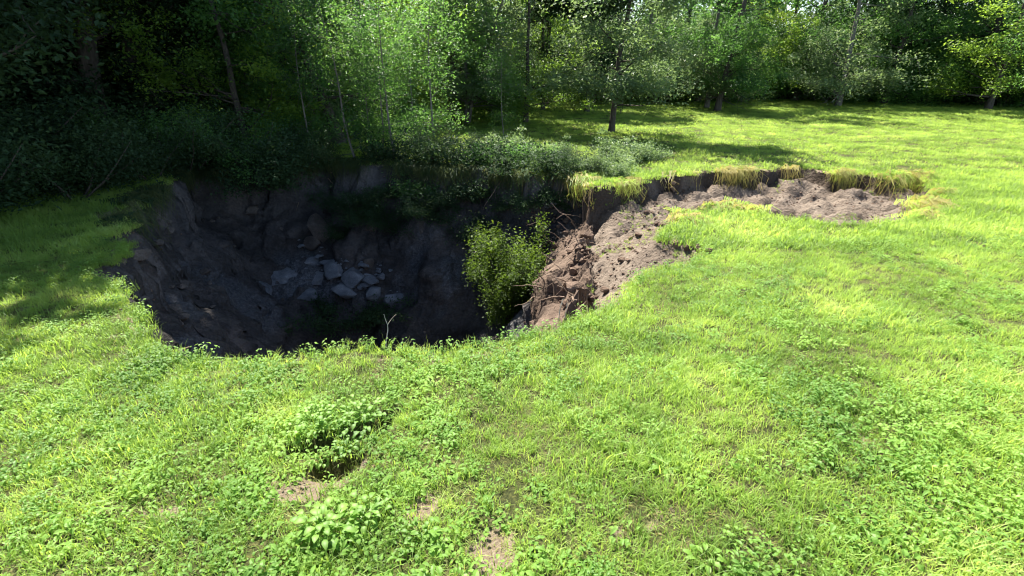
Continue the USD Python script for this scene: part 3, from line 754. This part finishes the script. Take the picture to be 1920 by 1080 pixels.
# roots hanging from the rim and tangled on the right wall
for k in range(70):
    if k < 46:
        c = hit(rr.uniform(985, 1112), rr.uniform(395, 560))
        pts = limb(c + [0, -.03, .02], [rr.normal(), rr.normal() * .4 - .3, rr.normal() * .5], rr.uniform(.35, 1.0), rr, .7, 8, -.25)
        lab, grp = 'bent brown root among the broken earth of the right pit wall', 'roots on the right pit wall'
    else:
        e = on_plane(rr.uniform(570, 1110), 330)
        c = hit(rr.uniform(570, 1110), rr.uniform(335, 368))
        pts = limb(c + [0, -.02, .08], [rr.normal() * .5, -.5, -.3], rr.uniform(.3, .9), rr, .5, 8, -.5)
        lab, grp = 'thin root hanging from the shaded far rim', 'roots hanging from the far rim'
    tag(obj('root', tube(pts, rr.uniform(.005, .017) * np.linspace(1, .25, 8), 5), M['root'], smooth=True), lab, 'root', grp)
for (px, py, L, lab) in [(722, 640, .30, 'pale dry stem standing up from the near rim at the left'), (1048, 590, .22, 'left of two pale dry stems at the right end of the near rim'), (1060, 586, .18, 'right of two pale dry stems at the right end of the near rim')]:
    c = on_plane(px, py)
    c[2] = gz(c[0], c[1]) if py > 645 else c[2]
    pts = limb(c - [0, 0, .06], [.05, .05, 1], L, rr, .35, 7, 0)
    t2 = limb(pts[4], [.6, .1, .8], L * .4, rr, .4, 5, 0)
    tag(obj('dry_stem', join([tube(pts, .006 * np.linspace(1, .3, 7), 5), tube(t2, .003 * np.linspace(1, .3, 5), 4)]), M['dead'], smooth=True), lab, 'stem')

# ---------------------------------------------------------------- grass and weeds
g = np.random.default_rng(99)


def field(n_per_m2, ymin, ymax, keep):
    """Random points of the turf in the strip ymin..ymax that the picture can show, with a margin."""
    wid = lambda y: 1.25 * y + 2.2
    area = (ymax - ymin) * 2 * wid(ymax)
    n = int(area * n_per_m2)
    x, y = g.uniform(-wid(ymax), wid(ymax), n), g.uniform(ymin, ymax, n)
    k = np.abs(x) < wid(y)
    x, y = x[k], y[k]
    k = ~shapely.contains_xy(A, x, y)
    x, y = x[k], y[k]
    k = g.uniform(size=len(x)) > keep * bare_amount(x, y)
    k &= (shapely.distance(shapely.points(x, y), crack) > .05) | (g.uniform(size=len(x)) < .12)
    k &= (((x - hole_c[0]) / .13) ** 2 + ((y - hole_c[1]) / .07) ** 2) > 1
    return np.stack([x[k], y[k], height(np.stack([x[k], y[k]], 1))], 1)


turf_protos = [tuft(1, 22, .045, .055, .0042), tuft(2, 26, .05, .075, .0045), tuft(3, 16, .04, .10, .005), tuft(4, 30, .06, .045, .004)]
far_protos = [tuft(5, 34, .16, .10, .011), tuft(6, 34, .18, .13, .012), tuft(7, 40, .2, .08, .011)]
near_p = np.concatenate([field(520, 0.3, 3.0, 1.0), field(420, 3.0, 6.0, 1.0)])
n = len(near_p)
tall = 0.42 + 1.4 * meshkit.fbm(near_p * np.array([1.5, 1.5, 0]), 4, 71)
scatter('grass', turf_protos, M['grass'], near_p, g.integers(0, 4, n), g.uniform(0, 6.28, n), tall * g.uniform(.6, 1.25, n), np.stack([np.abs(g.normal(size=n)) * .22, g.uniform(0, 6.28, n)], 1), 'sunlit yellow-green grass covering the ground around the pit')
mid_p = np.concatenate([field(110, 6.0, 12.0, 1.0), field(38, 12.0, 36.0, 1.0)])
n = len(mid_p)
scatter('far_grass', far_protos, M['grass'], mid_p, g.integers(0, 3, n), g.uniform(0, 6.28, n), g.uniform(.6, 1.2, n), np.stack([np.abs(g.normal(size=n)) * .15, g.uniform(0, 6.28, n)], 1), 'short lit grass of the clearing beyond the pit')
weed_protos = [leafy_weed(11, 16, .045, .05, .021, .014), leafy_weed(12, 18, .05, .06, .026, .014), leafy_weed(13, 22, .06, .045, .018, .015), leafy_weed(14, 14, .05, .07, .032, .010)]
wp = np.concatenate([field(170, 0.3, 3.2, 1.1), field(95, 3.2, 6.5, 1.1)])
dens = meshkit.fbm(wp * np.array([1.6, 1.6, 0]), 3, 73)
wp = wp[g.uniform(size=len(wp)) < np.clip((dens - .40) * 6.5 + .15 + .35 * (wp[:, 0] < -.3), 0, 1)]
n = len(wp)
scatter('ground_weeds', weed_protos, M['weed'], wp, g.integers(0, 4, n), g.uniform(0, 6.28, n), g.uniform(.5, 1.3, n) * (.55 + .9 * meshkit.fbm(wp * np.array([1.6, 1.6, 0]), 3, 73)), np.stack([np.abs(g.normal(size=n)) * .2, g.uniform(0, 6.28, n)], 1), 'low broad leaved weeds growing through the near turf', sub='weed')

straw = []
for (c_, a_, b_, s_) in bare_w:
    m_ = int(900 * a_ * b_ * 3.1) + 6
    straw.append(np.column_stack([c_[0] + g.normal(size=m_) * a_ * .7, c_[1] + g.normal(size=m_) * b_ * .7]))
straw = np.concatenate(straw)
straw = np.column_stack([straw, height(straw)])
n = len(straw)
scatter('dead_grass', [tuft(51, 9, .035, .035, .003, (.9, 1.6)), tuft(52, 7, .03, .05, .003, (.8, 1.5)), tuft(53, 6, .03, .03, .0035, (.3, 1.2))], [M['dry'], M['dry'], M['grass']], straw, g.integers(0, 3, n), g.uniform(0, 6.28, n), g.uniform(.5, 1.2, n),
        np.stack([np.abs(g.normal(size=n)) * .3, g.uniform(0, 6.28, n)], 1), 'sparse dry grass on the bare places of the turf')

dp = field(26, 0.3, 6.5, 1.0)
n = len(dp)
scatter('straw', [tuft(61, 7, .05, .09, .0032, (.6, 1.6)), tuft(62, 5, .05, .14, .003, (.2, 1.0)), tuft(63, 8, .06, .06, .0035, (.9, 1.7))], M['dry'], dp, g.integers(0, 3, n), g.uniform(0, 6.28, n), g.uniform(.5, 1.2, n), np.stack([np.abs(g.normal(size=n)) * .4, g.uniform(0, 6.28, n)], 1), 'dead yellow grass blades scattered through the near turf')

# taller weeds along the near edge of the pit; long grass hanging over the other edges
ring = A.exterior if A.geom_type == 'Polygon' else max(A.geoms, key=lambda s: s.area).exterior
t = g.uniform(0, ring.length, 5200)
e = np.array([ring.interpolate(s).coords[0] for s in t])
keep_near = e[:, 1] < 7.5
en = e[keep_near] + g.normal(size=(keep_near.sum(), 2)) * .05
en = np.column_stack([en, base_ground(en[:, 0], en[:, 1]) - .01])
n = len(en)
scatter('rim_grass', [tuft(31, 12, .05, .13, .0045, (.2, .9)), leafy_weed(32, 12, .04, .12, .03, .016), tuft(33, 8, .03, .17, .004, (.1, .6)), tuft(34, 18, .05, .09, .0045)], [M['grass'], M['weed'], M['grass'], M['grass']], en,
        g.choice(4, n, p=[.35, .2, .1, .35]), g.uniform(0, 6.28, n), g.uniform(.4, 1.15, n), np.stack([np.abs(g.normal(size=n)) * .3, g.uniform(0, 6.28, n)], 1), 'taller grass and weeds fringing the near edge of the pit', sub='tuft')


def hang_tuft(seed, n, L, w):
    """Long grass that leans out and falls over an edge: towards -y, then down."""
    r = np.random.default_rng(seed)
    parts = []
    for _ in range(n):
        x0 = r.uniform(-.12, .12)
        out, l = r.uniform(.0, .26), L * r.uniform(.15, 1.1)
        pts = np.array([[x0, .08, -.02], [x0 + r.normal() * .02, 0.0, .07], [x0 + r.normal() * .04, -out, .02], [x0 + r.normal() * .05, -out - r.uniform(-.02, .08), -l * .5], [x0 + r.normal() * .08, -out - r.uniform(-.05, .10), -l]])
        s = np.array([w * .5, 0, 0])
        v = []
        for k, q0 in enumerate(pts):
            v += [q0 - s * (1 - .2 * k), q0 + s * (1 - .2 * k)]
        f = []
        for k in range(4):
            f += [[2 * k, 2 * k + 1, 2 * k + 3], [2 * k, 2 * k + 3, 2 * k + 2]]
        parts.append((np.array(v), np.array(f)))
    return join(parts)


clumpy = meshkit.fbm(np.column_stack([e * 1.3, e[:, 0] * 0]), 3, 81)
ef = e[(e[:, 1] > 7.5) & (g.uniform(size=len(e)) < np.clip((clumpy - .50) * 9, .02, .75))]
ef = ef + g.normal(size=ef.shape) * .10
c0 = np.array([-3.0, 7.0])
yaw = np.arctan2(ef[:, 1] - c0[1], ef[:, 0] - c0[0]) - math.pi / 2
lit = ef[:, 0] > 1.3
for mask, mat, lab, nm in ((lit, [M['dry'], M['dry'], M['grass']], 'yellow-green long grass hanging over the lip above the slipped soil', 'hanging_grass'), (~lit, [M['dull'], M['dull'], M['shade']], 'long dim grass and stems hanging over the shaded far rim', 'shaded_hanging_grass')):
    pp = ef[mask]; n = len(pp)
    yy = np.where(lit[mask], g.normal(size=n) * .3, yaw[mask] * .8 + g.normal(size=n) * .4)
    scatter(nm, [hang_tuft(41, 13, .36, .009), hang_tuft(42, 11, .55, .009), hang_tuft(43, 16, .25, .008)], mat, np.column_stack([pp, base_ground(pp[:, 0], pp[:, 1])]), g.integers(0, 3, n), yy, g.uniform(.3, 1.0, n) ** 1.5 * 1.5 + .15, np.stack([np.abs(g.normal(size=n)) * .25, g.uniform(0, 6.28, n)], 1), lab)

# crumbs of earth on the slipped soil, the right wall and the torn rim; a few blades growing on the slipped soil
cr = np.column_stack([g.uniform(.2, 9, 60000), g.uniform(3.2, 12, 60000)])
inA = shapely.contains_xy(A, cr[:, 0], cr[:, 1]) & (g.uniform(size=len(cr)) < .25 + 1.6 * np.clip(meshkit.fbm(np.column_stack([cr * 1.8, cr[:, 0] * 0]), 3, 96) - .42, 0, 1) * 3)
cr = cr[inA][:4500]
rim_c = e[g.uniform(size=len(e)) < .35]
rim_c = rim_c + g.normal(size=rim_c.shape) * .12
cr = np.concatenate([cr, rim_c])
cr = np.column_stack([cr, height(cr)])
n = len(cr)
crumb = [rock(901, 1, .8, .65), rock(902, .9, 1, .7), rock(903, 1, .7, .8)]
scatter('soil_crumbs', crumb, M['clod'], cr, g.integers(0, 3, n), g.uniform(0, 6.28, n), .008 + .035 * g.uniform(size=n) ** 3.5, np.stack([g.uniform(0, .8, n), g.uniform(0, 6.28, n)], 1), 'crumbs of brown earth strewn over the slipped soil and the torn rim', sub='crumb')
sg = np.column_stack([g.uniform(.5, 9, 9000), g.uniform(4, 12, 9000)])
sg = sg[shapely.contains_xy(A, sg[:, 0], sg[:, 1]) & ~shapely.contains_xy(B, sg[:, 0], sg[:, 1]) & (meshkit.fbm(np.column_stack([sg * 1.1, sg[:, 0] * 0]), 3, 97) > .60)]
sg = np.column_stack([sg, height(sg)])
n = len(sg)
scatter('sparse_grass', turf_protos, [M['dry'], M['grass'], M['grass'], M['grass']], sg, g.integers(0, 4, n), g.uniform(0, 6.28, n), g.uniform(.4, 1.0, n), np.stack([np.abs(g.normal(size=n)) * .3, g.uniform(0, 6.28, n)], 1), 'sparse blades of grass growing on the slipped soil')

# single plants that stand out in the near turf
def big_weed(name, px, py, seed, n, rad, h, L, W, label, mat='weed', cat='plant'):
    c = on_plane(px, py)
    path = thing(name, (c[0], c[1], gz(c[0], c[1])))
    r = np.random.default_rng(seed)
    for k in range(n):
        a = 6.283 * k / n + r.normal() * .25
        z = h * r.uniform(.2, 1.0)
        q0 = rad * r.uniform(.1, 1.0)
        v = oval_leaf(np.array([q0 * math.cos(a), q0 * math.sin(a), z]), (math.cos(a), math.sin(a)), L * r.uniform(.7, 1.25), W * r.uniform(.8, 1.2), r.uniform(.2, .8), r)
        s = tube(limb([0, 0, -.01], [q0 * math.cos(a), q0 * math.sin(a), z], math.hypot(q0, z) + .01, r, .05, 4, 0), .0018, 4)
        obj('leaf', join([v, s]), M[mat], path, smooth=True)
    tag(stage.GetPrimAtPath(path), label, cat)


big_weed('leafy_weed', 610, 1010, 81, 50, .12, .13, .05, .03, 'large leafy weed at the bottom left corner of the turf')
big_weed('leafy_weed', 690, 985, 82, 36, .09, .10, .042, .025, 'leafy weed right of the large one at the bottom left')
big_weed('leafy_weed', 600, 800, 83, 60, .16, .12, .042, .025, 'broad weed patch with dark hollow at the left above the small hole')
big_weed('leafy_weed', 680, 790, 84, 46, .14, .11, .042, .025, 'weed patch right of the broad one above the small hole')
big_weed('leafy_weed', 650, 845, 85, 24, .08, .07, .036, .02, 'yellowish low weed overhanging the small hole')
big_weed('plantain', 1245, 880, 86, 13, .02, .02, .085, .02, 'rosette of long narrow leaves on the turf at lower right')
big_weed('leafy_weed', 800, 1020, 87, 26, .09, .06, .04, .023, 'pale low weed at the bottom left of the bare streak')
big_weed('leafy_weed', 1320, 1055, 88, 12, .06, .04, .045, .024, 'light green weed at the bottom right corner of the turf')
